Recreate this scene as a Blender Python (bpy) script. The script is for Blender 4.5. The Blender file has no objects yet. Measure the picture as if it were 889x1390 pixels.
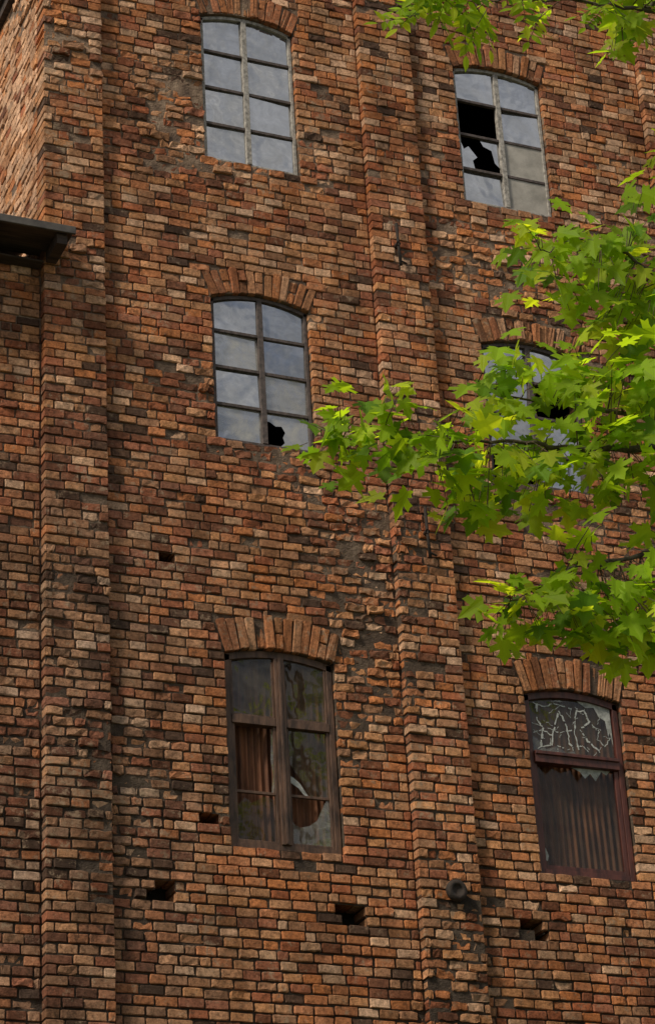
import bpy, math, random
import numpy as np
from mathutils import Vector, noise, Matrix
random.seed(7); rng=np.random.default_rng(7)
scene=bpy.context.scene
scene.view_settings.view_transform='Standard'
scene.view_settings.look='None'
scene.view_settings.exposure=0
R_=math.radians

# ------------------------------------------------------------ helpers
def empty(name,parent=None):
    o=bpy.data.objects.new(name,None); scene.collection.objects.link(o)
    if parent: o.parent=parent
    return o
def mesh_obj(name,verts,faces,mat,parent=None,smooth=False):
    me=bpy.data.meshes.new(name); me.from_pydata(verts,[],faces); me.update()
    o=bpy.data.objects.new(name,me); scene.collection.objects.link(o)
    if mat: me.materials.append(mat)
    if parent: o.parent=parent
    if smooth: me.polygons.foreach_set('use_smooth',[True]*len(me.polygons))
    return o
class Geo:
    def __init__(s): s.v=[]; s.f=[]
    def box(s,x0,x1,y0,y1,z0,z1):
        n=len(s.v)
        s.v+=[(x0,y0,z0),(x1,y0,z0),(x1,y1,z0),(x0,y1,z0),(x0,y0,z1),(x1,y0,z1),(x1,y1,z1),(x0,y1,z1)]
        s.f+=[(n,n+3,n+2,n+1),(n+4,n+5,n+6,n+7),(n,n+1,n+5,n+4),(n+1,n+2,n+6,n+5),(n+2,n+3,n+7,n+6),(n+3,n,n+4,n+7)]
    def poly(s,pts):
        n=len(s.v); s.v+=list(pts); s.f.append(tuple(range(n,n+len(pts))))
    def stroke(s,pts,w,y):
        for (a,b) in zip(pts[:-1],pts[1:]):
            ww=w*random.uniform(.4,1.3)
            if random.random()<.12: continue
            dx,dz=b[0]-a[0],b[1]-a[1]; l=math.hypot(dx,dz)+1e-9
            nx,nz=-dz/l*ww/2,dx/l*ww/2; ex,ez=dx/l*ww*.3,dz/l*ww*.3
            y-=.0001
            s.poly([(a[0]-nx-ex,y,a[1]-nz-ez),(b[0]-nx+ex,y,b[1]-nz+ez),(b[0]+nx+ex,y,b[1]+nz+ez),(a[0]+nx-ex,y,a[1]+nz-ez)])
    def tube(s,pts,rad,seg=8):
        n0=len(s.v)
        for i,p in enumerate(pts):
            p=Vector(p)
            d=(Vector(pts[min(i+1,len(pts)-1)])-Vector(pts[max(i-1,0)])).normalized()
            a=d.cross(Vector((0.13,0.97,0.2))).normalized(); b=d.cross(a)
            for k in range(seg):
                t=2*math.pi*k/seg
                s.v.append(tuple(p+(a*math.cos(t)+b*math.sin(t))*rad[i]))
        for i in range(len(pts)-1):
            for k in range(seg):
                k2=(k+1)%seg
                s.f.append((n0+i*seg+k,n0+i*seg+k2,n0+(i+1)*seg+k2,n0+(i+1)*seg+k))
        s.f.append(tuple(n0+(len(pts)-1)*seg+k for k in range(seg)))
    def obj(s,name,mat,parent=None,smooth=False,bevel=0):
        o=mesh_obj(name,s.v,s.f,mat,parent,smooth)
        if bevel:
            m=o.modifiers.new('bev','BEVEL'); m.width=bevel; m.segments=2; m.limit_method='ANGLE'
        return o

# ------------------------------------------------------------ materials
def newmat(name):
    m=bpy.data.materials.new(name); m.use_nodes=True
    nt=m.node_tree; nt.nodes.clear()
    out=nt.nodes.new('ShaderNodeOutputMaterial')
    return m,nt,out
def nnode(nt,t,**kw):
    n=nt.nodes.new(t)
    for k,v in kw.items(): setattr(n,k,v)
    return n
def noise_n(nt,scale,detail=4,rough=.6,vec=None,dist=0):
    n=nnode(nt,'ShaderNodeTexNoise'); n.inputs['Scale'].default_value=scale
    n.inputs['Detail'].default_value=detail; n.inputs['Roughness'].default_value=rough
    n.inputs['Distortion'].default_value=dist
    if vec is not None: nt.links.new(vec,n.inputs['Vector'])
    return n
def ramp(nt,fac,stops):
    r=nnode(nt,'ShaderNodeValToRGB'); el=r.color_ramp.elements
    while len(el)<len(stops): el.new(0.5)
    for e,(p,c) in zip(el,stops):
        e.position=p; e.color=(c[0],c[1],c[2],1) if not isinstance(c,(int,float)) else (c,c,c,1)
    nt.links.new(fac,r.inputs['Fac']); return r
def mixc(nt,fac,a,b,mode='MIX'):
    m=nnode(nt,'ShaderNodeMix',data_type='RGBA',blend_type=mode)
    for sock,val in ((m.inputs[0],fac),(m.inputs[6],a),(m.inputs[7],b)):
        if hasattr(val,'links'): nt.links.new(val,sock)
        elif isinstance(val,(int,float)): sock.default_value=val
        else: sock.default_value=(val[0],val[1],val[2],1)
    return m.outputs[2]
def simple(name,c1,c2,scale=8,rough=.8,bump=.3,bscale=60,stretch=(1,1,1),metal=0):
    m,nt,out=newmat(name)
    tc=nnode(nt,'ShaderNodeTexCoord'); mp=nnode(nt,'ShaderNodeMapping'); mp.inputs['Scale'].default_value=stretch
    nt.links.new(tc.outputs['Object'],mp.inputs['Vector'])
    n=noise_n(nt,scale,5,.65,mp.outputs[0]); r=ramp(nt,n.outputs['Fac'],[(.35,c1),(.65,c2)])
    b=nnode(nt,'ShaderNodeBsdfPrincipled'); b.inputs['Roughness'].default_value=rough; b.inputs['Metallic'].default_value=metal
    nt.links.new(r.outputs[0],b.inputs['Base Color'])
    n2=noise_n(nt,bscale,3,.7,mp.outputs[0]); bp=nnode(nt,'ShaderNodeBump'); bp.inputs['Strength'].default_value=bump; bp.inputs['Distance'].default_value=.01
    nt.links.new(n2.outputs['Fac'],bp.inputs['Height']); nt.links.new(bp.outputs[0],b.inputs['Normal'])
    nt.links.new(b.outputs[0],out.inputs[0]); return m

def brick_mat():
    m,nt,out=newmat('old_brick')
    tc=nnode(nt,'ShaderNodeTexCoord'); V=tc.outputs['Object']
    at=nnode(nt,'ShaderNodeAttribute',attribute_name='Col')
    n1=noise_n(nt,28,3,.8,V); r1=ramp(nt,n1.outputs['Fac'],[(.28,.40),(.5,1.0),(.72,1.45)])
    c=mixc(nt,1.0,at.outputs['Color'],r1.outputs[0],'MULTIPLY')
    big=noise_n(nt,.9,3,.65,V)
    n3=noise_n(nt,10,4,.8,V)
    ma=nnode(nt,'ShaderNodeMath',operation='MULTIPLY_ADD'); nt.links.new(big.outputs['Fac'],ma.inputs[0]); ma.inputs[1].default_value=.55; nt.links.new(n3.outputs['Fac'],ma.inputs[2])
    r3=ramp(nt,ma.outputs[0],[(.84,0.0),(.96,.75)])
    c=mixc(nt,r3.outputs[0],c,(.36,.265,.185))
    mb=nnode(nt,'ShaderNodeMath',operation='SUBTRACT')
    sp=nnode(nt,'ShaderNodeSeparateXYZ'); nt.links.new(n3.outputs['Color'],sp.inputs[0]); nt.links.new(sp.outputs[2],mb.inputs[0])
    mm=nnode(nt,'ShaderNodeMath',operation='MULTIPLY'); nt.links.new(big.outputs['Fac'],mm.inputs[0]); mm.inputs[1].default_value=.35; nt.links.new(mm.outputs[0],mb.inputs[1])
    r4=ramp(nt,mb.outputs[0],[(.385,0.0),(.52,.7)])
    c=mixc(nt,r4.outputs[0],c,(.065,.040,.028))
    # rain-washed grime running down the wall
    mp=nnode(nt,'ShaderNodeMapping'); mp.inputs['Scale'].default_value=(2.4,2.4,.45); nt.links.new(V,mp.inputs['Vector'])
    ns=noise_n(nt,1,4,.7,mp.outputs[0]); rs=ramp(nt,ns.outputs['Fac'],[(.36,(.62,.58,.55)),(.54,(1,1,1)),(.7,(1.12,1.1,1.06))])
    c=mixc(nt,1.0,c,rs.outputs[0],'MULTIPLY')
    b=nnode(nt,'ShaderNodeBsdfPrincipled'); b.inputs['Roughness'].default_value=.92
    b.inputs['Specular IOR Level'].default_value=.15
    nt.links.new(c,b.inputs['Base Color'])
    n5=noise_n(nt,60,3,.8,V); bp=nnode(nt,'ShaderNodeBump'); bp.inputs['Strength'].default_value=.9; bp.inputs['Distance'].default_value=.014
    nt.links.new(n5.outputs['Fac'],bp.inputs['Height']); nt.links.new(bp.outputs[0],b.inputs['Normal'])
    nt.links.new(b.outputs[0],out.inputs[0]); return m
def mortar_mat():
    m,nt,out=newmat('lime_mortar')
    tc=nnode(nt,'ShaderNodeTexCoord'); V=tc.outputs['Object']
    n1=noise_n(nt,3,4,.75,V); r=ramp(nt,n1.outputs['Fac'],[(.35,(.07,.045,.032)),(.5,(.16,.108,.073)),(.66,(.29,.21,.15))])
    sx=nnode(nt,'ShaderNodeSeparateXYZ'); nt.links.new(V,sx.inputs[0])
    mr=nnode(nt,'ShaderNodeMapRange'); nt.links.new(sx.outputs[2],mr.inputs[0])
    mr.inputs[1].default_value=9; mr.inputs[2].default_value=17; mr.inputs[3].default_value=.28; mr.inputs[4].default_value=1.15  # pale mortar up high; darker below, painting in the shade of deep joints
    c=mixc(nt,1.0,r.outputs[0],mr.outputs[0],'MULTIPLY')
    b=nnode(nt,'ShaderNodeBsdfPrincipled'); b.inputs['Roughness'].default_value=.95
    nt.links.new(c,b.inputs['Base Color'])
    n5=noise_n(nt,30,3,.8,V); bp=nnode(nt,'ShaderNodeBump'); bp.inputs['Strength'].default_value=1; bp.inputs['Distance'].default_value=.03
    nt.links.new(n5.outputs['Fac'],bp.inputs['Height']); nt.links.new(bp.outputs[0],b.inputs['Normal'])
    nt.links.new(b.outputs[0],out.inputs[0]); return m
def glass_mat(name,film,film_amt,gloss_amt,transp,dirt_scale=3,gcol=(.82,.84,.87,1)):
    m,nt,out=newmat(name)
    tc=nnode(nt,'ShaderNodeTexCoord'); V=tc.outputs['Object']
    d=nnode(nt,'ShaderNodeBsdfDiffuse')
    nn=noise_n(nt,dirt_scale,5,.7,V,.8); rr=ramp(nt,nn.outputs['Fac'],[(.3,[x*.45 for x in film]),(.7,[min(1,x*1.3) for x in film])])
    nt.links.new(rr.outputs[0],d.inputs[0])
    g=nnode(nt,'ShaderNodeBsdfGlossy'); g.inputs['Roughness'].default_value=.03; g.inputs['Color'].default_value=gcol
    wv=noise_n(nt,2.5,2,.5,V); bp=nnode(nt,'ShaderNodeBump'); bp.inputs['Strength'].default_value=.35; bp.inputs['Distance'].default_value=.03
    nt.links.new(wv.outputs['Fac'],bp.inputs['Height']); nt.links.new(bp.outputs[0],g.inputs['Normal'])
    t=nnode(nt,'ShaderNodeBsdfTransparent'); t.inputs[0].default_value=(.75,.76,.72,1)
    m1=nnode(nt,'ShaderNodeMixShader'); m1.inputs[0].default_value=gloss_amt/(gloss_amt+transp+1e-6)
    nt.links.new(t.outputs[0],m1.inputs[1]); nt.links.new(g.outputs[0],m1.inputs[2])
    m2=nnode(nt,'ShaderNodeMixShader')
    r2=ramp(nt,nn.outputs['Fac'],[(.3,film_amt*.4),(.7,min(1,film_amt*1.6))])
    nt.links.new(r2.outputs[0],m2.inputs[0]); nt.links.new(m1.outputs[0],m2.inputs[1]); nt.links.new(d.outputs[0],m2.inputs[2])
    nt.links.new(m2.outputs[0],out.inputs[0]); return m
def leaf_mat(name):
    m,nt,out=newmat(name)
    at=nnode(nt,'ShaderNodeAttribute',attribute_name='Col')
    d=nnode(nt,'ShaderNodeBsdfPrincipled'); d.inputs['Roughness'].default_value=.55; d.inputs['Specular IOR Level'].default_value=.2
    t=nnode(nt,'ShaderNodeBsdfTranslucent')
    c2=mixc(nt,1.0,at.outputs['Color'],(2.7,2.4,1.1),'MULTIPLY')
    nt.links.new(at.outputs['Color'],d.inputs['Base Color']); nt.links.new(c2,t.inputs[0])
    mx=nnode(nt,'ShaderNodeMixShader'); mx.inputs[0].default_value=.58
    nt.links.new(d.outputs[0],mx.inputs[1]); nt.links.new(t.outputs[0],mx.inputs[2]); nt.links.new(mx.outputs[0],out.inputs[0]); return m

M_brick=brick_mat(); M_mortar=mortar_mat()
M_glass=glass_mat('dusty_window_glass',(.15,.16,.17),.32,.46,.16)
M_pale=glass_mat('whitened_window_glass',(.34,.34,.33),.6,.30,.08)
M_dirty=glass_mat('grimy_clear_glass',(.07,.055,.04),.12,.035,.84,5)
M_dusk=glass_mat('brown_filmed_glass',(.11,.095,.07),.22,.05,.66,4)
M_shard=glass_mat('milky_broken_glass',(.21,.21,.19),.45,.06,.42,8)
M_torn=simple('whitened_glass_remnant',(.16,.17,.165),(.42,.44,.43),18,.7,.1)
M_paint=simple('white_scrawl_paint',(.22,.24,.235),(.55,.57,.55),40,.7,.1)
M_framew=simple('weathered_pale_frame',(.14,.13,.12),(.44,.42,.39),20,.8,.4,90)
M_framed=simple('dark_iron_frame',(.035,.028,.026),(.11,.085,.08),20,.7,.4,90)
M_wood=simple('brown_window_wood',(.028,.014,.009),(.13,.07,.045),14,.6,.5,60,(1,1,.25))
M_red=simple('oxblood_window_wood',(.03,.008,.008),(.11,.032,.024),12,.5,.5,60,(1,1,.25))
M_curt=simple('rusty_corrugated_sheet',(.05,.018,.009),(.22,.085,.038),3,.75,.4,50,(6,1,.5))
M_dark=simple('dark_interior',(.012,.011,.010),(.03,.027,.024),2,.95,.2)
M_board=simple('pale_board',(.25,.24,.22),(.40,.38,.35),5,.8,.3)
M_iron=simple('rusty_iron',(.010,.008,.007),(.035,.022,.016),30,.8,.6,90)
M_roofm=simple('zinc_roof_edge',(.035,.03,.028),(.10,.09,.08),5,.6,.3)
M_eave=simple('old_eave_timber',(.018,.013,.010),(.07,.045,.035),6,.85,.6,40,(.3,3,3))
M_bark=simple('tree_bark',(.035,.027,.02),(.11,.09,.07),12,.9,.9,50,(1,1,.3))
M_twig=simple('young_twig',(.05,.028,.02),(.10,.06,.035),20,.7,.2)
M_leaf=leaf_mat('maple_leaf')

# ------------------------------------------------------------ dimensions (world metres, ground z=0)
CH=.096           # brick course height
def snap(z): return round(z/CH)*CH
class Op:
    def __init__(s,x0,x1,z0,zs,rise,th,kind,panes=None):
        s.x0=x0;s.x1=x1;s.z0=snap(z0);s.zs=zs;s.rise=rise;s.th=th;s.kind=kind;s.panes=panes
        s.xc=(x0+x1)/2; s.hw=(x1-x0)/2
        s.R=(s.hw**2+rise**2)/(2*rise); s.zc=zs+rise-s.R; s.ang=math.asin(s.hw/s.R)
    def top(s,x,dr=0):
        return s.zc+math.sqrt(max(0,(s.R+dr)**2-(x-s.xc)**2))
    def excl(s,z):
        if z<s.z0: return None
        if z<=s.zs: return (s.x0,s.x1)
        ro=s.R+s.th+.010
        if z>=s.zc+ro: return None
        hw=min(math.sqrt(ro*ro-(z-s.zc)**2),(z-s.zc)*math.tan(s.ang)+.012)
        return (s.xc-hw,s.xc+hw)
G='g';W='w';B='b';S='s';P='p'
ops=[
 Op(7.82,8.88,16.83,18.66,.10,.30,'iron_pale',[[G,G],[G,G],[G,G],[G,G]]),
 Op(10.83,11.92,16.86,18.70,.09,.30,'iron_pale',[[G,G],[B,G],[S,P],[G,P]]),
 Op(7.82,8.88,13.44,15.09,.10,.29,'iron_dark',[[G,G],[W,G],[G,W],[W,S]]),
 Op(10.86,12.0,13.40,15.08,.10,.29,'iron_dark',[[G,G],[G,B],[G,G],[B,G]]),
 Op(7.82,8.93,9.25,11.14,.08,.34,'wood_cross'),
 Op(10.97,12.03,9.26,11.08,.08,.34,'wood_transom'),
 Op(14.3,15.4,16.85,18.66,.10,.30,'iron_pale',[[G,B],[G,G],[G,G],[G,G]]),
 Op(14.3,15.4,13.44,15.09,.10,.30,'iron_dark',[[G,G],[G,G],[B,G],[G,G]]),
 Op(14.3,15.4,9.25,11.13,.08,.34,'wood_cross'),
 Op(7.82,8.93,5.0,6.9,.08,.34,'wood_cross'),Op(10.97,12.03,5.0,6.9,.08,.34,'wood_transom'),Op(14.3,15.4,5.0,6.9,.08,.34,'wood_cross'),
 Op(7.82,8.93,1.2,3.1,.08,.34,'wood_cross'),Op(10.97,12.03,1.2,3.1,.08,.34,'wood_transom'),Op(14.3,15.4,1.2,3.1,.08,.34,'wood_cross'),
]
def hole(x,z,w,h):
    z0=snap(z-h/2); return (x-w/2,x+w/2,z0,z0+max(1,round(h/CH))*CH)
holes=[hole(7.61,9.46,.19,.1),hole(7.13,8.66,.27,.1),hole(7.17,8.75,.18,.1),hole(8.99,8.60,.23,.1),hole(8.95,8.70,.29,.1),hole(10.81,8.71,.23,.1),hole(7.27,12.02,.15,.1),hole(10.91,8.61,.14,.1)]
XL,XR,ZT=6.03,17.1,21.6
PIL=[(6.03,6.67),(9.63,10.27),(13.22,13.86),(16.46,17.1)]
PY=-.085
AX0,AZT=-3.0,15.16     # annex

# ------------------------------------------------------------ brick colours
#      orange            tan              cream/pink       red            dark red          soot            brown
PAL=np.array([(.47,.185,.078),(.49,.25,.125),(.60,.38,.245),(.33,.115,.06),(.17,.068,.040),(.062,.042,.033),(.34,.175,.095)])
def brick_col(x,z,side=False):
    n=noise.noise(Vector((x*.55,z*.8,3.1))); n2=noise.noise(Vector((x*.9+9,z*.35,7.7)))
    zr=min(1,max(0,(z-8)/11))
    w=np.array([.33,.25,.04,.12,.10,.035,.17])
    w[2]+=.14*zr; w[1]+=.06*zr; w[3]+=.03*zr
    band=math.exp(-((z-13.1)/1.0)**2); w[3]+=.24*band; w[4]+=.20*band; w[2]*=1-.4*band; w[6]+=.1*band
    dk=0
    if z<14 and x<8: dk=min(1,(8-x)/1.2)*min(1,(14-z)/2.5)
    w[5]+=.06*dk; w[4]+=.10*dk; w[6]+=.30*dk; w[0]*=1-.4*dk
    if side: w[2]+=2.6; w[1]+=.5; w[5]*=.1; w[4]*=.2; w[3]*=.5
    w[3]+=max(0,n)*.4; w[4]+=max(0,n)*.35; w[5]+=max(0,n2)*.14; w[1]+=max(0,-n)*.4; w[2]+=max(0,-n)*.25
    w/=w.sum()
    k=min(int(np.searchsorted(np.cumsum(w),random.random())),6)
    c=PAL[k]*.88+PAL[0]*.06+PAL[6]*.06
    c=c*random.uniform(.78,1.18)*(1.25 if side else 1)  # side wall albedo raised: its sunlight is partly painted into the brick colour
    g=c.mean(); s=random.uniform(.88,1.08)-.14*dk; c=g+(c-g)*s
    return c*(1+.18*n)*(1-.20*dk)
bricks=[]
def add_brick(x0,x1,z0,z1,y,depth,plane,joint=.013,rot=0,cx=None,cz=None,w=None,h=None,colf=None,side=False):
    free=cx is not None
    if not free:
        jz=1.15-.35*min(1,max(0,(z0-10)/6))
        j2=joint*random.uniform(.7,1.5)*jz
        cx=(x0+x1)/2; cz=(z0+z1)/2; w=x1-x0-j2; h=z1-z0-joint*random.uniform(.85,1.4)*jz
    dm=max(0,noise.noise(Vector((cx*.8+3,cz*.8,1.3)))-.06)*2.6
    if plane==0 and 10.3<cx<11.6 and 15.6<cz<16.6: dm=max(dm,1.0)
    if random.random()<.10: dm+=.7
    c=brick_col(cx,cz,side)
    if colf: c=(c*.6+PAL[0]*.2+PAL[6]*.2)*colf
    wob=.016*noise.noise(Vector((cx*.6,cz*.12,5)))+.007*noise.noise(Vector((cx*2.1,cz*.5,8))) if not free else 0
    sink=.016*min(dm,1.3)*random.random()
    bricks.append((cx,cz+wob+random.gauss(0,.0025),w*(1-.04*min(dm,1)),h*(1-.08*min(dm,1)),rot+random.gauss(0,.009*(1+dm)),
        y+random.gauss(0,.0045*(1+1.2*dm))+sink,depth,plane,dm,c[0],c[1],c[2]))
def rows(x0,x1,z0,z1,y,depth,plane,excl,joint=.013,side=False):
    nr=int(round((z1-z0)/CH))
    for r in range(nr):
        zb=z0+r*CH; zt=zb+CH; zm=(zb+zt)/2
        segs=[(x0,x1)]
        for e in excl:
            iv=e(zm)
            if not iv: continue
            ns=[]
            for a,b in segs:
                if iv[1]<=a or iv[0]>=b: ns.append((a,b)); continue
                if iv[0]-a>.03: ns.append((a,iv[0]))
                if b-iv[1]>.03: ns.append((iv[1],b))
            segs=ns
        rr=random.Random(int(r*7919+x0*100+plane))
        ph=(r%2)*.098+rr.uniform(-.03,.03)
        cuts=[]; x=x0-.3+ph
        while x<x1+.3:
            cuts.append(x); x+=rr.choice([.195,.195,.2,.19,.205,.235,.11,.195,.17,.22])+rr.uniform(-.010,.010)
        for a,b in segs:
            cs=[a]+[c for c in cuts if a+.055<c<b-.055]+[b]
            for i in range(len(cs)-1):
                add_brick(cs[i],cs[i+1],zb,zt,y,depth,plane,joint,side=side)
ex=[o.excl for o in ops]+[(lambda z,h=h:(h[0],h[1]) if h[2]<z<h[3] else None) for h in holes]
zt_n=int(ZT/CH)*CH
bx=[(PIL[0][1],PIL[1][0]),(PIL[1][1],PIL[2][0]),(PIL[2][1],PIL[3][0])]
for a,b in bx: rows(a,b,0,zt_n,0,.28,0,ex)
for a,b in PIL: rows(a,b,0,zt_n,PY,.26,0,[])
for o in ops:
    arc=2*o.ang*(o.R+o.th/2); n=int(round(arc/.094))
    for i in range(n):
        t=-o.ang+2*o.ang*(i+.5)/n+random.gauss(0,.002)
        rm=o.R+o.th/2
        if random.random()<.2:
            for q,(lo,hi) in enumerate(((0,.5),(.5,1))):
                rr=o.R+o.th*(lo+hi)/2
                add_brick(0,0,0,0,-.003,.28,0,rot=-t,cx=o.xc+rr*math.sin(t),cz=o.zc+rr*math.cos(t),w=arc/n-.014,h=o.th/2-.012,colf=random.uniform(.7,1.0))
        else:
            hh=o.th*random.uniform(.90,1.03); rm=o.R+hh/2
            add_brick(0,0,0,0,-.004,.28,0,rot=-t,cx=o.xc+rm*math.sin(t),cz=o.zc+rm*math.cos(t),w=arc/n-.012,h=hh,colf=random.uniform(.7,1.05))
rows(-9.0,-.16,snap(14.6),zt_n,0,.09,1,[],side=True)
nmain=len(bricks)
rows(AX0,XL-.004,0,snap(AZT),0.02,.2,0,[])
def build_bricks(name,recs,parent):
    A=np.array(recs); n=len(A)
    cx,cz,w,h,rot,y,dep,pl,dm=[A[:,i] for i in range(9)]; col=A[:,9:12]
    be=.0035+.005*rng.random(n)+.004*np.clip(dm,0,1)
    us=np.stack([-w/2,-w/2+be*1.2,-w/6,w/6,w/2-be*1.2,w/2],1)
    zs=np.stack([-h/2,-h/2+be,h/2-be,h/2],1)
    U=np.repeat(us[:,None,:],4,1).reshape(n,24); Z=np.repeat(zs[:,:,None],6,2).reshape(n,24)
    j,i=np.divmod(np.arange(24),6)
    outer=((i==0)|(i==5)|(j==0)|(j==3)); corner=((i==0)|(i==5))&((j==0)|(j==3))
    amp=(.0016+.0042*np.clip(dm,0,1.5))[:,None]
    Y=y[:,None]+np.where(outer,.006,0)[None,:]+rng.normal(0,1,(n,24))*amp*.8
    U=U*np.where(corner,.97,1)[None,:]+rng.normal(0,1,(n,24))*amp
    Z=Z*np.where(corner,.92,1)[None,:]+rng.normal(0,1,(n,24))*amp
    for cid,(nb1,nb2,su,sz) in {0:(1,6,1,1),5:(4,11,-1,1),18:(12,19,1,-1),23:(22,17,-1,-1)}.items():
        mk=rng.random(n)<.13
        s=rng.uniform(.008,.028,n)*mk
        U[:,cid]+=su*s; Z[:,cid]+=sz*s*.6; Y[:,cid]+=s*.8; Y[:,nb1]+=s*.35; Y[:,nb2]+=s*.35
    Y+=U*rng.normal(0,.028,(n,1))+Z*rng.normal(0,.06,(n,1))
    ring=[0,1,2,3,4,5,11,17,23,22,21,20,19,18,12,6]
    UB=U[:,ring]; ZB=Z[:,ring]; YB=np.repeat((y+dep)[:,None],16,1)
    U=np.concatenate([U,UB],1);Z=np.concatenate([Z,ZB],1);Y=np.concatenate([Y,YB],1)
    c,s=np.cos(rot)[:,None],np.sin(rot)[:,None]
    X2=cx[:,None]+U*c-Z*s; Z2=cz[:,None]+U*s+Z*c
    p=(pl>0)[:,None]
    WX=np.where(p,XL+Y,X2); WY=np.where(p,-X2,Y)
    co=np.stack([WX,WY,Z2],2).reshape(-1,3)
    f=[]
    for jj in range(3):
        for ii in range(5):
            a=jj*6+ii; f.append((a,a+1,a+7,a+6))
    for k in range(16):
        k2=(k+1)%16; f.append((ring[k2],ring[k],24+k,24+k2))
    f=np.array(f); nf=len(f)
    F=(f[None]+40*np.arange(n)[:,None,None]).reshape(-1)
    me=bpy.data.meshes.new(name); me.vertices.add(n*40); me.vertices.foreach_set('co',co.reshape(-1).astype(np.float32))
    me.loops.add(len(F)); me.loops.foreach_set('vertex_index',F.astype(np.int32))
    me.polygons.add(n*nf); me.polygons.foreach_set('loop_start',(np.arange(n*nf)*4).astype(np.int32))
    me.polygons.foreach_set('use_smooth',np.zeros(n*nf,bool))
    me.update(calc_edges=True)
    ca=me.color_attributes.new('Col','FLOAT_COLOR','POINT')
    cc=np.ones((n,40,4)); cc[:,:,:3]=col[:,None,:]*(1+rng.normal(0,.09,(n,40,1)))
    ca.data.foreach_set('color',np.clip(cc,0,1).reshape(-1).astype(np.float32))
    me.materials.append(M_brick)
    o=bpy.data.objects.new(name,me); scene.collection.objects.link(o); o.parent=parent
    return o
building=empty('brick_factory_building'); annex=empty('brick_annex_building')
build_bricks('wall_bricks',bricks[:nmain],building)
build_bricks('annex_wall_bricks',bricks[nmain:],annex)

# ------------------------------------------------------------ mortar core with real openings
g=Geo(); MY=.020; BK=.30; e=.008
rects=[(o.x0-e,o.x1+e,o.z0-e,o.zs+o.rise+e) for o in ops]+[(h[0]-.004,h[1]+.004,h[2]-.004,h[3]+.004) for h in holes]
xs=sorted(set([XL+.02,XR-.02]+[r[0] for r in rects]+[r[1] for r in rects])); zs=sorted(set([0,ZT]+[r[2] for r in rects]+[r[3] for r in rects]))
for i in range(len(xs)-1):
    for j in range(len(zs)-1):
        xm=(xs[i]+xs[i+1])/2; zm=(zs[j]+zs[j+1])/2
        if any(r[0]<xm<r[1] and r[2]<zm<r[3] for r in rects): continue
        g.poly([(xs[i],MY,zs[j]),(xs[i+1],MY,zs[j]),(xs[i+1],MY,zs[j+1]),(xs[i],MY,zs[j+1])])
for o in ops:
    x0,x1,z0,zt=o.x0-e,o.x1+e,o.z0-e,o.zs+o.rise+e
    N=14; X=[x0+(x1-x0)*k/N for k in range(N+1)]; T=[min(zt-.0005,o.top(min(max(x,o.x0),o.x1),0)+e-.002) for x in X]
    for k in range(N):
        g.poly([(X[k],MY,T[k]),(X[k+1],MY,T[k+1]),(X[k+1],MY,zt),(X[k],MY,zt)])
        g.poly([(X[k],MY,T[k]),(X[k],BK,T[k]),(X[k+1],BK,T[k+1]),(X[k+1],MY,T[k+1])])
    g.poly([(x0,MY,z0),(x0,BK,z0),(x0,BK,T[0]),(x0,MY,T[0])]); g.poly([(x1,MY,z0),(x1,MY,T[-1]),(x1,BK,T[-1]),(x1,BK,z0)])
    g.poly([(x0,MY,z0),(x1,MY,z0),(x1,BK,z0),(x0,BK,z0)])
for h in holes:
    x0,x1,z0,z1=h[0]-.03,h[1]+.03,h[2]-.02,h[3]+.02; y0=MY+.02
    g.poly([(x0,y0,z0),(x0,BK,z0),(x0,BK,z1),(x0,y0,z1)]); g.poly([(x1,y0,z0),(x1,y0,z1),(x1,BK,z1),(x1,BK,z0)])
for a,b in PIL: g.box(a+.016,b-.016,PY+.019,MY-.002,0,ZT)
g.box(XL+.016,XL+.03,.025,9.2,14.5,ZT)
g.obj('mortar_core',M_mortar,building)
g=Geo()
for h in holes: g.poly([(h[0]-.08,BK+.01+h[2]*.0001,h[2]-.08),(h[1]+.08,BK+.01+h[2]*.0001,h[2]-.08),(h[1]+.08,BK+.01+h[2]*.0001,h[3]+.08),(h[0]-.08,BK+.01+h[2]*.0001,h[3]+.08)])
g.obj('hole_backing',M_dark,building)
g=Geo(); g.poly([(AX0,.040,0),(XL+.02,.040,0),(XL+.02,.040,AZT),(AX0,.040,AZT)]); g.obj('annex_mortar',M_mortar,annex)
g=Geo()
g.box(XL+.04,XR-.03,9.0,9.2,0,ZT); g.box(XR-.03,XR-.015,.02,9.0,0,ZT)
g.obj('rear_and_side_walls',simple('plain_brickwork',(.18,.09,.055),(.3,.16,.10),3,.9),building)
g=Geo(); g.box(XL-.25,XR+.25,-.4,9.5,ZT+.002,ZT+.16); g.obj('roof_slab',M_eave,building,bevel=.01)
g=Geo(); g.box(XL-.06,XL+.02,.9,9.0,19.15,19.30); g.box(XL-.10,XL-.062,.86,9.0,19.28,19.34); g.obj('side_ledge',M_eave,building)
g=Geo()
zE=15.2
g.poly([(AX0,-.50,zE+.04),(6.22,-.50,zE+.04),(6.22,PY-.012,zE+.17),(6.01,PY-.012,zE+.17),(6.01,6,zE+2.2),(AX0,6,zE+2.2)])
g.obj('annex_roof_sheet',M_roofm,annex)
g=Geo()
g.box(AX0,6.225,-.525,-.497,zE-.03,zE+.055)
g.obj('annex_fascia',M_roofm,annex,bevel=.006)
g=Geo()
g.box(AX0,6.205,-.495,PY-.014,zE-.012,zE+.012)
g.box(AX0,6.01,PY-.01,.0,zE-.012,zE+.012)
for k in range(14):
    x=6.10-k*.68; g.box(x-.055,x+.055,-.47,PY-.015 if x>6 else .0,zE-.135,zE-.014)
g.box(AX0,6.01,-.14,.01,zE-.16,zE-.137)
g.obj('annex_eave_timber',M_eave,annex,bevel=.006)
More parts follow.
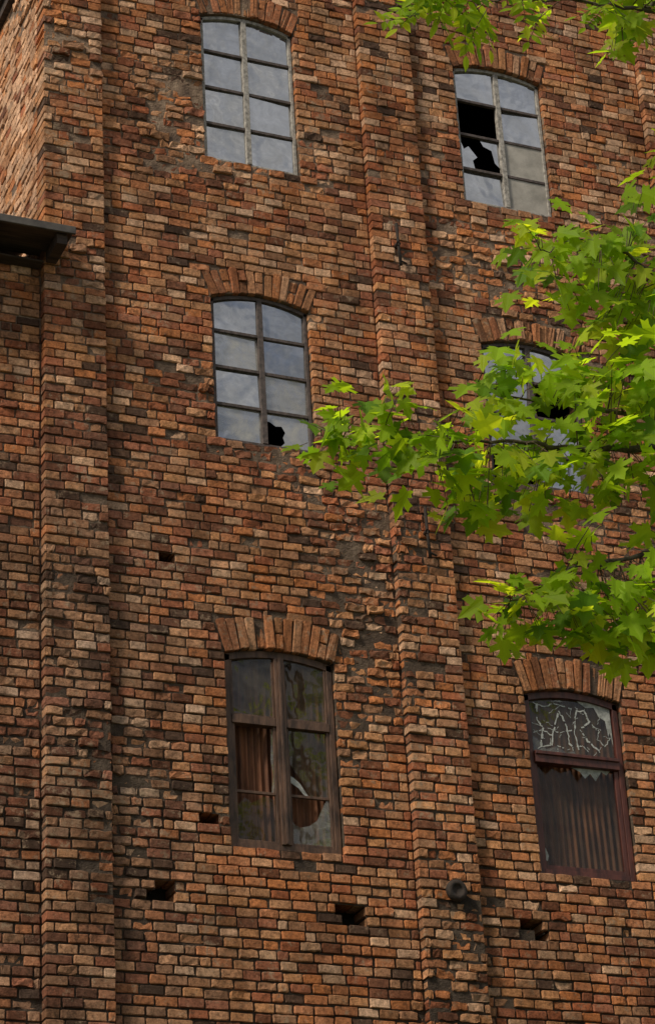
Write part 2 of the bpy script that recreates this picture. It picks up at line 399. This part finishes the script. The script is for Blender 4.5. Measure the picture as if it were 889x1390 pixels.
g=Geo(); g.box(AX0,XL+.03,5.9,6,0,zE+2.1); g.box(AX0,AX0+.05,.05,5.9,0,zE); g.obj('annex_rear_walls',M_mortar,annex)

# ------------------------------------------------------------ iron anchors and flue cap
for (x,za,zb) in ((9.90,16.30,15.78),(9.97,12.92,12.36)):
    g=Geo(); yf=PY-.045
    g.tube([(x,yf,za),(x+.004,yf,(za+zb)/2),(x+.014,yf-.003,zb)],[.018,.017,.019],8)
    g.tube([(x,yf-.02,(za+zb)/2),(x,yf+.06,(za+zb)/2)],[.026,.026],8)
    g.tube([(x+.012,yf-.01,zb+.05),(x+.08,yf-.02,zb+.02)],[.013,.010],6)
    g.obj('iron_wall_anchor',M_iron,building,True)
g=Geo(); x,z=9.99,8.92
prof=[(0,.0),(.105,.0),(.105,-.03),(.085,-.05),(.055,-.052),(.05,-.035),(.0,-.033)]
seg=28
for r,yy in prof[1:]:
    for k in range(seg):
        t=2*math.pi*k/seg; g.v.append((x+max(r,.001)*math.cos(t),PY-.012+yy,z+max(r,.001)*math.sin(t)))
for i in range(len(prof)-2):
    for k in range(seg):
        k2=(k+1)%seg; g.f.append((i*seg+k,i*seg+k2,(i+1)*seg+k2,(i+1)*seg+k))
g.obj('flue_cap',M_iron,building,True)

# ------------------------------------------------------------ windows
def arcpts(o,xa,xb,dr,n=7): return [(x,o.top(x,dr)) for x in [xa+(xb-xa)*k/n for k in range(n+1)]]
def arc_strip(g,o,xa,xb,r0,r1,y0,y1,n=12):
    lo=arcpts(o,xa,xb,r0,n); hi=arcpts(o,xa,xb,r1,n)
    for k in range(n):
        a,b,c,d=lo[k],lo[k+1],hi[k+1],hi[k]
        g.poly([(a[0],y0,a[1]),(b[0],y0,b[1]),(c[0],y0,c[1]),(d[0],y0,d[1])])
        g.poly([(a[0],y0,a[1]),(a[0],y1,a[1]),(b[0],y1,b[1]),(b[0],y0,b[1])])
def pane(g,o,xa,xb,za,zb,y,top=False,dr=-.05,tilt=.022):
    sx,sz=random.gauss(0,tilt),random.gauss(0,tilt)
    P2=[(xa,za),(xb,za)]+(list(reversed(arcpts(o,xa,xb,dr,6))) if top else [(xb,zb),(xa,zb)])
    xm=(xa+xb)/2; zm=(za+zb)/2
    g.poly([(p[0],y+sx*(p[0]-xm)+sz*(p[1]-zm),p[1]) for p in P2])
def poly2(g,pts,xa,xb,za,zb,y):
    g.poly([(xa+(xb-xa)*u,y,za+(zb-za)*v) for u,v in pts])
SH=[[(.30,0),(1,0),(1,1),(0,1),(0,.72),(.10,.70),(.22,.60),(.36,.62),(.44,.45),(.38,.30),(.42,.15)],
    [(0,0),(.35,0),(.3,.3),(.42,.42),(.22,.7),(.1,.6),(0,.9)],
    [(1,1),(1,.2),(.86,.35),(.8,.7),(.6,.78),(.5,1)]]
def window(o):
    root=empty('window',building)
    fy0,fy1=.055,.11
    x0,x1,z0,zs=o.x0+.004,o.x1-.004,o.z0+.006,o.zs
    gl,pa,di,sh,fr,bd,dk,pt,tn=[Geo() for _ in range(9)]
    if o.kind.startswith('iron'):
        bw=.034; fm=M_framew if o.kind=='iron_pale' else M_framed
        fr.box(x0,x0+bw,fy0,fy1,z0,zs+.0); fr.box(x1-bw,x1,fy0,fy1,z0,zs+.0)
        fr.box(x0+bw,x1-bw,fy0,fy1,z0,z0+bw)
        arc_strip(fr,o,x0,x1,-.040,-.003,fy0,fy1)
        xm=o.xc+random.uniform(-.02,.02); mw=.036
        fr.box(xm-mw,xm+mw*.6,fy0-.008,fy1,z0+bw,o.top(xm,-.041))
        H=o.zs+o.rise*.6-z0; hb=Geo()
        cols=[(x0+bw,xm-mw),(xm+mw*.6,x1-bw)]
        zr=[z0+bw]+[z0+H*k/4 for k in (1,2,3)]+[None]
        for (a,b) in cols:
            for k in (1,2,3):
                d=random.uniform(-.006,.006); hb.box(a,b,fy0+.004,fy1-.01,zr[k]-.017+d,zr[k]+.017+d)
        hb.obj('glazing_bars',M_framed,root,bevel=.003)
        for r in range(4):
            k=3-r; za=zr[k]; top=(r==0); zb=zr[k+1] if not top else o.zs+.05
            for ci,(a,b) in enumerate(cols):
                t=o.panes[r][ci]
                y=.085+random.uniform(-.003,.003)
                a2,b2=a-.004,b+.004
                if t==G: pane(gl,o,a2,b2,za,zb,y,top,-.045)
                elif t==W: pane(pa,o,a2,b2,za,zb,y,top,-.045)
                elif t==P: bd.box(a,b,.07,.078,za-.03 if r==3 else za-.02,zb+.02)
                elif t==S:
                    if r==3: poly2(pa,SH[0],a2,b2,za,zb,y)
                    else:
                        poly2(gl,SH[1],a2,b2,za,zb,y); poly2(gl,SH[2],a2,b2,za,zb,y+.001)
    else:
        fm=M_wood if o.kind=='wood_cross' else M_red
        fw=.060
        fr.box(x0,x0+fw,fy0,fy1+.03,z0,zs); fr.box(x1-fw,x1,fy0,fy1+.03,z0,zs); fr.box(x0+fw,x1-fw,fy0,fy1+.03,z0,z0+.055)
        arc_strip(fr,o,x0,x1,-.070,-.003,fy0,fy1+.03)
        Ht=zs-z0
        if o.kind=='wood_cross':
            xm=o.xc; zt=z0+Ht*.66
            fr.box(xm-.048,xm+.048,fy0-.02,fy1+.02,z0+.055,o.top(xm,-.071))
            fr.box(xm-.014,xm+.014,fy0-.034,fy0-.021,z0+.06,o.top(xm,-.073))
            fr.box(x0+fw,xm-.048,fy0-.01,fy1+.02,zt-.042,zt+.042); fr.box(xm+.048,x1-fw,fy0-.01,fy1+.02,zt-.042,zt+.042)
            for s,(a,b) in enumerate(((x0+fw,xm-.048),(xm+.048,x1-fw))):
                c=.030
                fr.box(a,a+c,fy0+.01,fy1,z0+.055,zt-.042); fr.box(b-c,b,fy0+.01,fy1,z0+.055,zt-.042)
                fr.box(a+c,b-c,fy0+.01,fy1,z0+.055,z0+.088)
                zm=z0+Ht*.29; fr.box(a+c,b-c,fy0+.016,fy1-.008,zm-.014,zm+.014)
                fr.box(a,a+.024,fy0+.01,fy1,zt+.042,o.zs-.03); fr.box(b-.024,b,fy0+.01,fy1,zt+.042,o.zs-.03)
                fr.box(a+.024,b-.024,fy0+.012,fy1,zt+.042,zt+.064)
                pane(dk,o,a+.015,b-.015,zt+.05,o.zs,.08,True,-.06)
                if s==0:
                    poly2(di,[(0,0),(1,0),(1,.9),(.7,.96),(.4,.8),(.2,.9),(0,.7)],a+c,b-c,z0+.085,zm-.01,.083)
                    poly2(sh,[(.90,0),(1,0),(1,1),(.96,.9),(.92,.5),(.96,.3)],a+c,b-c,zm,zt-.042,.083)
                else:
                    poly2(dk,[(0,1),(0,.50),(.10,.40),(.28,.26),(.42,.10),(.50,0),(1,0),(1,1)],a+c,b-c,zm,zt-.042,.083)
                    poly2(tn,[(0,.30),(.08,.28),(.25,.20),(.40,.07),(.48,.0),(.43,.0),(.33,.04),(.2,.13),(.0,.20)],a+c,b-c,zm,zt-.042,.0815)
                    poly2(sh,[(0,0),(1,0),(1,1),(.92,.98),(.80,.8),(.66,.55),(.45,.42),(.2,.36),(.06,.42),(0,.5)],a+c,b-c,z0+.085,zm-.01,.083)
        else:
            zt=z0+Ht*.66
            fr.box(x0+fw,x1-fw,fy0-.03,fy1+.02,zt-.085,zt+.038)
            fr.box(x0+fw,x1-fw,fy0-.050,fy0-.032,zt-.005,zt+.03)
            fr.box(x1-fw-.05,x1-fw-.002,fy0+.01,fy1,z0+.055,zt-.087); fr.box(x0+fw+.002,x0+fw+.03,fy0+.01,fy1,z0+.055,zt-.087)
            fr.box(x0+fw+.03,x1-fw-.05,fy0+.012,fy1,z0+.055,z0+.10)
            a,b=x0+fw+.015,x1-fw-.015
            pane(dk,o,a,b,zt+.03,o.zs,.085,True,-.06,.006)
            za,zb=zt+.045,o.zs-.02
            def st(pts,wd=.016):
                q=[(a+(b-a)*u,za+(zb-za)*v) for u,v in pts]; P3=[q[0]]
                for i in range(len(q)-1):
                    for k in range(1,7):
                        t=k/6; P3.append((q[i][0]*(1-t)+q[i+1][0]*t+random.gauss(0,.005),q[i][1]*(1-t)+q[i+1][1]*t+random.gauss(0,.005)))
                pt.stroke(P3,wd,.0795)
            st([(.02,.93),(.18,.86),(.30,.95),(.52,.88)],.012); st([(.10,.9),(.07,.6),(.14,.45),(.09,.1)],.02); st([(.02,.35),(.14,.42),(.25,.32),(.2,.15),(.05,.06)],.010)
            st([(.22,.08),(.28,.5),(.36,.80),(.42,.62),(.44,.3),(.50,.05)],.017); st([(.2,.46),(.35,.40),(.5,.47)],.010)
            st([(.56,.12),(.53,.45),(.57,.85),(.68,.86),(.73,.66),(.60,.50),(.68,.3),(.82,.10)],.016)
            st([(.76,.62),(.84,.50),(.80,.35),(.90,.22),(.97,.40)],.009); st([(.30,.15),(.42,.1),(.6,.2),(.7,.08)],.008)
            for q in range(26):
                u0_,v0_=random.random(),random.random(); st([(u0_,v0_),(min(1,max(0,u0_+random.gauss(0,.08))),min(1,max(0,v0_+random.gauss(0,.1))))],.005)
            poly2(tn,[(.60,1),(1,1),(1,.25),(.975,.5),(.95,.42),(.93,.70),(.86,.76),(.80,.92),(.70,.90)],a,b,zt+.03,o.zs-.0,.0815)
            poly2(sh,[(0,0),(.55,0),(.5,.10),(.4,.05),(.3,.16),(.16,.08),(.06,.25),(0,.3)],a,b,zt+.03,o.zs,.0815)
            za,zb=z0+.09,zt-.087
            poly2(di,[(0,0),(1,0),(1,1),(.82,1),(.72,.9),(.62,.97),(.5,.86),(.42,.97),(.3,.93),(.2,.97),(.12,.9),(0,1)],a,b,za,zb,.084)
            poly2(tn,[(.44,1),(.92,1),(.87,.955),(.81,.985),(.73,.885),(.67,.955),(.6,.90),(.54,.965)],a,b,za,zb,.0805)
            poly2(tn,[(0,.16),(.03,.18),(.06,.10),(.04,.05),(.02,.06),(0,.1)],a,b,za,zb,.0805)
        cg=Geo(); N=150
        for k in range(N+1):
            x=x0+fw*.6+(x1-x0-fw*1.2)*k/N; ph=x*2*math.pi/.068
            yy=.19+.016*math.sin(ph)+.01*noise.noise(Vector((x*4,0,0)))
            cg.v+= [(x,yy,z0+.02),(x+.01*math.sin(x*9),yy+.006,(z0+zs)/2),(x,yy+.02*noise.noise(Vector((x*3,2,0))),o.top(x,-.02))]
        for k in range(N):
            cg.f+=[(3*k,3*k+3,3*k+4,3*k+1),(3*k+1,3*k+4,3*k+5,3*k+2)]
        cg.obj('corrugated_sheet',M_curt,root,True)
    fr.obj('frame',fm,root,bevel=.004)
    for gg,nm,mt in ((gl,'glass_panes',M_glass),(pa,'dusty_panes',M_pale),(di,'grimy_panes',M_dirty),(dk,'brown_panes',M_dusk),(sh,'glass_shards',M_shard),(bd,'board',M_board),(pt,'painted_scrawl',M_paint),(tn,'whitened_remnants',M_torn)):
        if gg.f: gg.obj(nm,mt,root)
    rm=Geo(); xa,xb,za,zb,ya,yb=o.x0-.35,o.x1+.35,o.z0-.5,o.zs+.7,BK+.004,2.6
    rm.poly([(xa,yb,za),(xb,yb,za),(xb,yb,zb),(xa,yb,zb)]); rm.poly([(xa,ya,za),(xa,yb,za),(xa,yb,zb),(xa,ya,zb)]); rm.poly([(xb,ya,za),(xb,ya,zb),(xb,yb,zb),(xb,yb,za)])
    rm.poly([(xa,ya,za),(xb,ya,za),(xb,yb,za),(xa,yb,za)]); rm.poly([(xa,ya,zb),(xa,yb,zb),(xb,yb,zb),(xb,ya,zb)])
    rm.obj('room_interior',M_dark,root)
    sl=Geo(); zz=o.z0
    sl.v+=[(o.x0+.003,.03,zz-.006),(o.x1-.003,.03,zz-.006),(o.x1-.003,.16,zz+.02),(o.x0+.003,.16,zz+.02),(o.x0+.003,.03,zz-.02),(o.x1-.003,.03,zz-.02)]
    sl.f+=[(0,1,2,3),(4,5,1,0)]
    sl.obj('sill_bed',M_mortar,root)
for o in ops: window(o)

# ------------------------------------------------------------ trees
HALF=[(0,0),(.15,-.08),(.34,-.10),(.29,.02),(.40,.10),(.25,.19),(.42,.27),(.60,.31),(.53,.41),(.57,.57),(.38,.51),(.18,.45),(.23,.61),(.33,.72),(.17,.77),(.10,.90),(0,1.06)]
class Leaves:
    def __init__(s): s.v=[];s.f=[];s.c=[]
    def leaf(s,base,n,tip,size,col,half=HALF,fold=.18,droop=.25):
        n=n.normalized(); t=(tip-n*tip.dot(n)).normalized(); r=t.cross(n)
        for sg in (1,-1):
            idx=[]; hv=random.uniform(.9,1.1)
            for (a,b) in half:
                a2=a*random.uniform(.93,1.07)
                p=base+(r*(a2*sg)+t*b+n*(abs(a)*fold-droop*b*b*.5-.25*a*a))*size
                s.v.append(tuple(p)); k=(1.15-.32*min(1,abs(a)+.3*abs(b-.5)))*hv; s.c.append((col[0]*k,col[1]*k,col[2]*k)); idx.append(len(s.v)-1)
            s.f.append(tuple(idx) if sg>0 else tuple(reversed(idx)))
    def obj(s,name,mat,parent):
        o=mesh_obj(name,s.v,s.f,mat,parent)
        ca=o.data.color_attributes.new('Col','FLOAT_COLOR','POINT')
        ca.data.foreach_set('color',np.array([(c[0],c[1],c[2],1) for c in s.c],np.float32).reshape(-1)); return o
def leafcol():
    k=random.random(); v=random.uniform(.75,1.2)
    c=(.20,.315,.015) if k<.6 else ((.30,.38,.022) if k<.82 else (.09,.18,.012))
    return (c[0]*v,c[1]*v,c[2]*v)
def curve(pts,n=8,w=.03):
    out=[]; P3=[Vector(p) for p in pts]
    for i in range(len(P3)-1):
        p0=P3[max(i-1,0)];p1=P3[i];p2=P3[i+1];p3=P3[min(i+2,len(P3)-1)]
        for k in range(n):
            t=k/n
            q=.5*((2*p1)+(p2-p0)*t+(2*p0-5*p1+4*p2-p3)*t*t+(3*p1-p0-3*p2+p3)*t**3)
            out.append(q+Vector((random.gauss(0,w),random.gauss(0,w),random.gauss(0,w)))*.15)
    out.append(P3[-1]); return out
maple=empty('maple_tree'); br=Geo(); tw=Geo(); lv=Leaves()
TX,TY=9.3,-8.6
tr=curve([(TX,TY,-.1),(TX+.05,TY,2.5),(TX-.1,TY+.1,5.5),(TX+.05,TY,8.5),(TX,TY-.1,11.5),(TX+.1,TY,13.8)],8,.05)
br.tube(tr,[.26*(1-.85*i/(len(tr)-1))+(.12 if i==0 else 0) for i in range(len(tr))],14)
Y0=-9.6
limbs=[
 [(TX-.05,TY,7.0),(8.0,-9.1,7.75),(6.95,Y0,8.08),(6.25,Y0,8.03),(5.83,Y0-.05,7.98),(5.21,Y0,7.93),(4.75,Y0+.05,7.87)],
 [(TX,TY,8.0),(8.2,-9.2,8.7),(7.2,Y0,9.05),(6.82,Y0-.1,9.17),(6.43,Y0-.1,9.36),(6.08,Y0,9.30)],
 [(TX,TY,7.6),(8.0,-9.0,8.2),(7.0,Y0+.3,8.45),(6.15,Y0+.25,8.45),(5.68,Y0+.2,8.42)],
 [(TX,TY,6.2),(8.0,-9.2,7.1),(6.9,Y0,7.50),(6.55,Y0,7.44),(6.02,Y0-.05,7.24),(5.66,Y0,7.02)],
 [(TX,TY,9.8),(8.3,-9.2,10.9),(7.35,Y0,11.35),(6.95,Y0,11.25),(6.65,Y0,11.2)],
]
allp=[]
for L in limbs:
    c=curve(L,8,.06); n=len(c)
    br.tube(c,[max(.004,.042*(1-i/n)**1.5+.003) for i in range(n)],8); allp+=c[int(n*.35):]
UP=Vector((0,0,1))
def put_leaf(p,size,maxd=.6):
    near=min(allp,key=lambda q:(q-p).length)
    out=(p-near)
    if out.length>1e-4: out.normalize()
    n=(UP*random.uniform(.1,1.0)+Vector((-.4,-.7,0))*random.uniform(.1,1.3)+Vector((random.gauss(0,.42),random.gauss(0,.42),random.gauss(0,.3))))
    tip=out*.5+Vector((random.gauss(-.2,.45),random.gauss(-.1,.4),-random.uniform(.3,1.1)))
    lv.leaf(p,n,tip,size,leafcol(),fold=random.uniform(.03,.28),droop=random.uniform(.05,.5))
    d=(near-p); l=d.length
    if l>.02:
        pet=min(l,random.uniform(.06,.12)); q=p+d.normalized()*pet+Vector((0,0,.012))
        tw.tube([p,q],[.0018,.0022],5)
        if l>pet+.02 and random.random()<.3 and l<maxd:
            tw.tube([q,(q+near)/2+Vector((0,0,.02)),near],[.0022,.003,.004],5)
CL=[(4.70,7.92,.11,.13,11),(4.82,7.78,.14,.10,11),(4.95,7.90,.20,.17,24),(5.25,7.86,.22,.20,32),(5.55,7.88,.22,.22,36),(5.45,7.62,.22,.12,14),(5.85,7.86,.24,.25,42),(5.50,7.50,.10,.08,5),
 (6.2,7.93,.25,.26,44),(6.50,7.95,.22,.26,36),(6.75,7.78,.16,.32,26),(5.72,8.36,.20,.13,22),(6.05,8.40,.26,.18,36),(6.4,8.42,.28,.22,40),(6.75,8.5,.2,.3,32),
 (6.05,9.36,.10,.12,12),(6.15,9.17,.16,.12,18),(6.40,9.35,.22,.22,38),(6.70,9.40,.2,.26,36),(6.50,9.0,.24,.20,36),(6.80,9.0,.18,.3,30),(6.60,8.74,.2,.12,18),
 (5.66,6.98,.14,.11,18),(5.88,6.98,.18,.14,28),(6.12,7.04,.22,.18,38),(6.08,7.34,.14,.11,14),(6.38,7.00,.24,.22,42),(6.56,7.10,.2,.26,36),(6.67,7.55,.10,.10,7),
 (7.0,11.25,.22,.20,28),(6.85,11.05,.14,.1,9),(6.75,11.35,.15,.13,12),(6.98,10.10,.05,.20,9)]
for (x,z,rx,rz,n) in CL:
    for i in range(n):
        a=random.uniform(0,2*math.pi); r=math.sqrt(random.random())
        p=Vector((x+rx*r*math.cos(a),Y0+random.gauss(0,.18),z+.03+rz*r*math.sin(a)))
        put_leaf(p,random.uniform(.095,.18))
cnt=0
while cnt<1200:
    p=Vector((random.gauss(TX+.5,1.7),random.gauss(TY,1.6),random.uniform(5.2,14.5)))
    q=Vector(((p.x-TX)/3.2,(p.y-TY)/3.0,(p.z-9.8)/4.8))
    if q.length>1 or q.length<.45: continue
    if p.x<.72*(p.y+20)+.3: continue
    if noise.noise(p*.9)<-.05: continue
    n=Vector((random.gauss(0,.4),random.gauss(-.2,.4),1)); lv.leaf(p,n,Vector((random.gauss(0,1),random.gauss(0,1),-.6)),random.uniform(.13,.22),leafcol()); cnt+=1
for k in range(16):
    a=random.uniform(-1.9,1.9); z=6.5+k*.42; l=random.uniform(1.6,2.7)
    e_=(TX+l*math.cos(a),TY+l*math.sin(a),z+1.0)
    if e_[0]<.72*(e_[1]+20)+.3: continue
    c=curve([(TX,TY,z-.5),(TX+l*.5*math.cos(a),TY+l*.5*math.sin(a),z+.4),e_],6,.1)
    br.tube(c,[.05*(1-i/len(c))+.006 for i in range(len(c))],7)
br.obj('trunk_and_limbs',M_bark,maple,True); tw.obj('twigs',M_twig,maple,True); lv.obj('leaves',M_leaf,maple)

ash=empty('ash_tree'); br=Geo(); lv=Leaves(); tw=Geo()
AXT,AYT=11.3,-6.2
tr=curve([(AXT,AYT,-.1),(AXT,AYT,4),(AXT-.2,AYT,8),(AXT-.1,AYT,12),(AXT,AYT,15)],8,.05)
br.tube(tr,[.22*(1-.85*i/(len(tr)-1))+(.1 if i==0 else 0) for i in range(len(tr))],12)
LF=[(0,0),(.10,.12),(.19,.3),(.21,.5),(.16,.72),(.07,.9),(0,1.05)]
def pinnate(base,dirv,L,npair=5):
    dirv=dirv.normalized(); side=dirv.cross(Vector((random.gauss(0,.3),-.8,.6))).normalized()
    nn=side.cross(dirv); nn = nn if nn.y<0 else -nn
    pts=[base+dirv*L*t+Vector((0,0,-.18*L*t*t)) for t in (0,.33,.66,1)]
    tw.tube(pts,[.003,.0025,.002,.0015],5)
    for k in range(npair):
        t=.25+.7*k/npair; p=base+dirv*L*t+Vector((0,0,-.18*L*t*t))
        for sg in (1,-1):
            lv.leaf(p,nn+Vector((random.gauss(0,.2),random.gauss(0,.2),random.gauss(0,.2))),side*sg+dirv*.55,L*random.uniform(.27,.36),leafcol(),LF,.1,.3)
    lv.leaf(pts[-1],nn,dirv,L*.34,leafcol(),LF,.1,.3)
for L in ([(AXT,AYT,8.8),(9.4,-8.0,10.9),(7.6,-9.4,11.30),(6.7,-9.7,11.14),(6.0,-9.7,11.0),(5.40,-9.7,10.82)],
          [(AXT,AYT,9.2),(9.3,-8.2,11.2),(7.4,-9.6,11.45),(6.5,-9.9,11.24),(5.7,-9.9,10.94),(5.3,-9.9,10.84)]):
    c=curve(L,8,.06); n=len(c); br.tube(c,[max(.003,.035*(1-i/n)**1.5+.002) for i in range(n)],7)
    for i,p in enumerate(c):
        if p.x<7.0:
            for r in range(2 if p.x<6.0 else 1):
                pinnate(p+Vector((random.gauss(0,.05),random.gauss(0,.08),random.gauss(0,.03))),Vector((random.gauss(-.2,.7),random.gauss(-.1,.4),random.uniform(-.9,.3))),random.uniform(.20,.34))
cnt=0
while cnt<160:
    p=Vector((random.gauss(AXT+.3,1.3),random.gauss(AYT,1.3),random.uniform(8,15.5)))
    if p.x<.72*(p.y+20)+.5: continue
    pinnate(p,Vector((random.gauss(0,1),random.gauss(0,1),-.4)),random.uniform(.3,.45)); cnt+=1
br.obj('trunk_and_limbs',M_bark,ash,True); tw.obj('leaf_stalks',M_twig,ash,True); lv.obj('leaflets',M_leaf,ash)

# ------------------------------------------------------------ ground
m=simple('grass_and_dirt',(.05,.07,.025),(.12,.10,.06),.8,.95,.5,20)
N=40; g=Geo()
for j in range(N+1):
    for i in range(N+1):
        x=(i/N-.5); y=(j/N-.5); X=600*x*abs(x)*2; Yy=600*y*abs(y)*2
        g.v.append((X+8,Yy-8,.04*noise.noise(Vector((X*.3,Yy*.3,0)))-.02))
for j in range(N):
    for i in range(N):
        a=j*(N+1)+i; g.f.append((a,a+1,a+N+2,a+N+1))
g.obj('ground',m,None,True)

# ------------------------------------------------------------ light
w=bpy.data.worlds.new('World'); scene.world=w; w.use_nodes=True; nt=w.node_tree; nt.nodes.clear()
out=nnode(nt,'ShaderNodeOutputWorld'); bg=nnode(nt,'ShaderNodeBackground')
sky=nnode(nt,'ShaderNodeTexSky'); sky.sky_type='NISHITA'; sky.sun_disc=False
EL,AZ=R_(44),R_(246)
sky.sun_elevation=EL; sky.sun_rotation=AZ
tc=nnode(nt,'ShaderNodeTexCoord')
cn=noise_n(nt,2.2,4,.6,tc.outputs['Generated'],.3); cr=ramp(nt,cn.outputs['Fac'],[(.36,.45),(.60,.97)])
cc=noise_n(nt,6,5,.65,tc.outputs['Generated'],.6); cr2=ramp(nt,cc.outputs['Fac'],[(.36,(1.9,1.9,2.0)),(.64,(6.2,5.9,5.5))])
c=mixc(nt,cr.outputs[0],sky.outputs[0],cr2.outputs[0])
nt.links.new(c,bg.inputs[0]); bg.inputs[1].default_value=.115
nt.links.new(bg.outputs[0],out.inputs[0])
sd=bpy.data.lights.new('sun','SUN'); sd.energy=3.6; sd.angle=R_(10); sd.color=(1,.88,.70)
so=bpy.data.objects.new('sun',sd); scene.collection.objects.link(so)
dv=Vector((math.sin(AZ)*math.cos(EL),math.cos(AZ)*math.cos(EL),math.sin(EL)))
so.rotation_euler=dv.to_track_quat('Z','Y').to_euler(); so.location=dv*30

# ------------------------------------------------------------ camera
f,az,pi,ro=3377.55,R_(24.13),R_(27.03),R_(3.42)
F=Vector((math.sin(az)*math.cos(pi),math.cos(az)*math.cos(pi),math.sin(pi)))
r0=Vector((math.cos(az),-math.sin(az),0)); u0=r0.cross(F)
r=r0*math.cos(ro)-u0*math.sin(ro); u=u0*math.cos(ro)+r0*math.sin(ro)
cam=bpy.data.cameras.new('camera'); co=bpy.data.objects.new('camera',cam); scene.collection.objects.link(co)
M=Matrix((( r.x,u.x,-F.x,0),(r.y,u.y,-F.y,-20),(r.z,u.z,-F.z,1.6),(0,0,0,1)))
co.matrix_world=M
cam.sensor_fit='VERTICAL'; cam.sensor_height=24; cam.lens=24*f/1390; cam.clip_end=1500
scene.camera=co
print('bricks',len(bricks),'leafverts',len(lv.v))
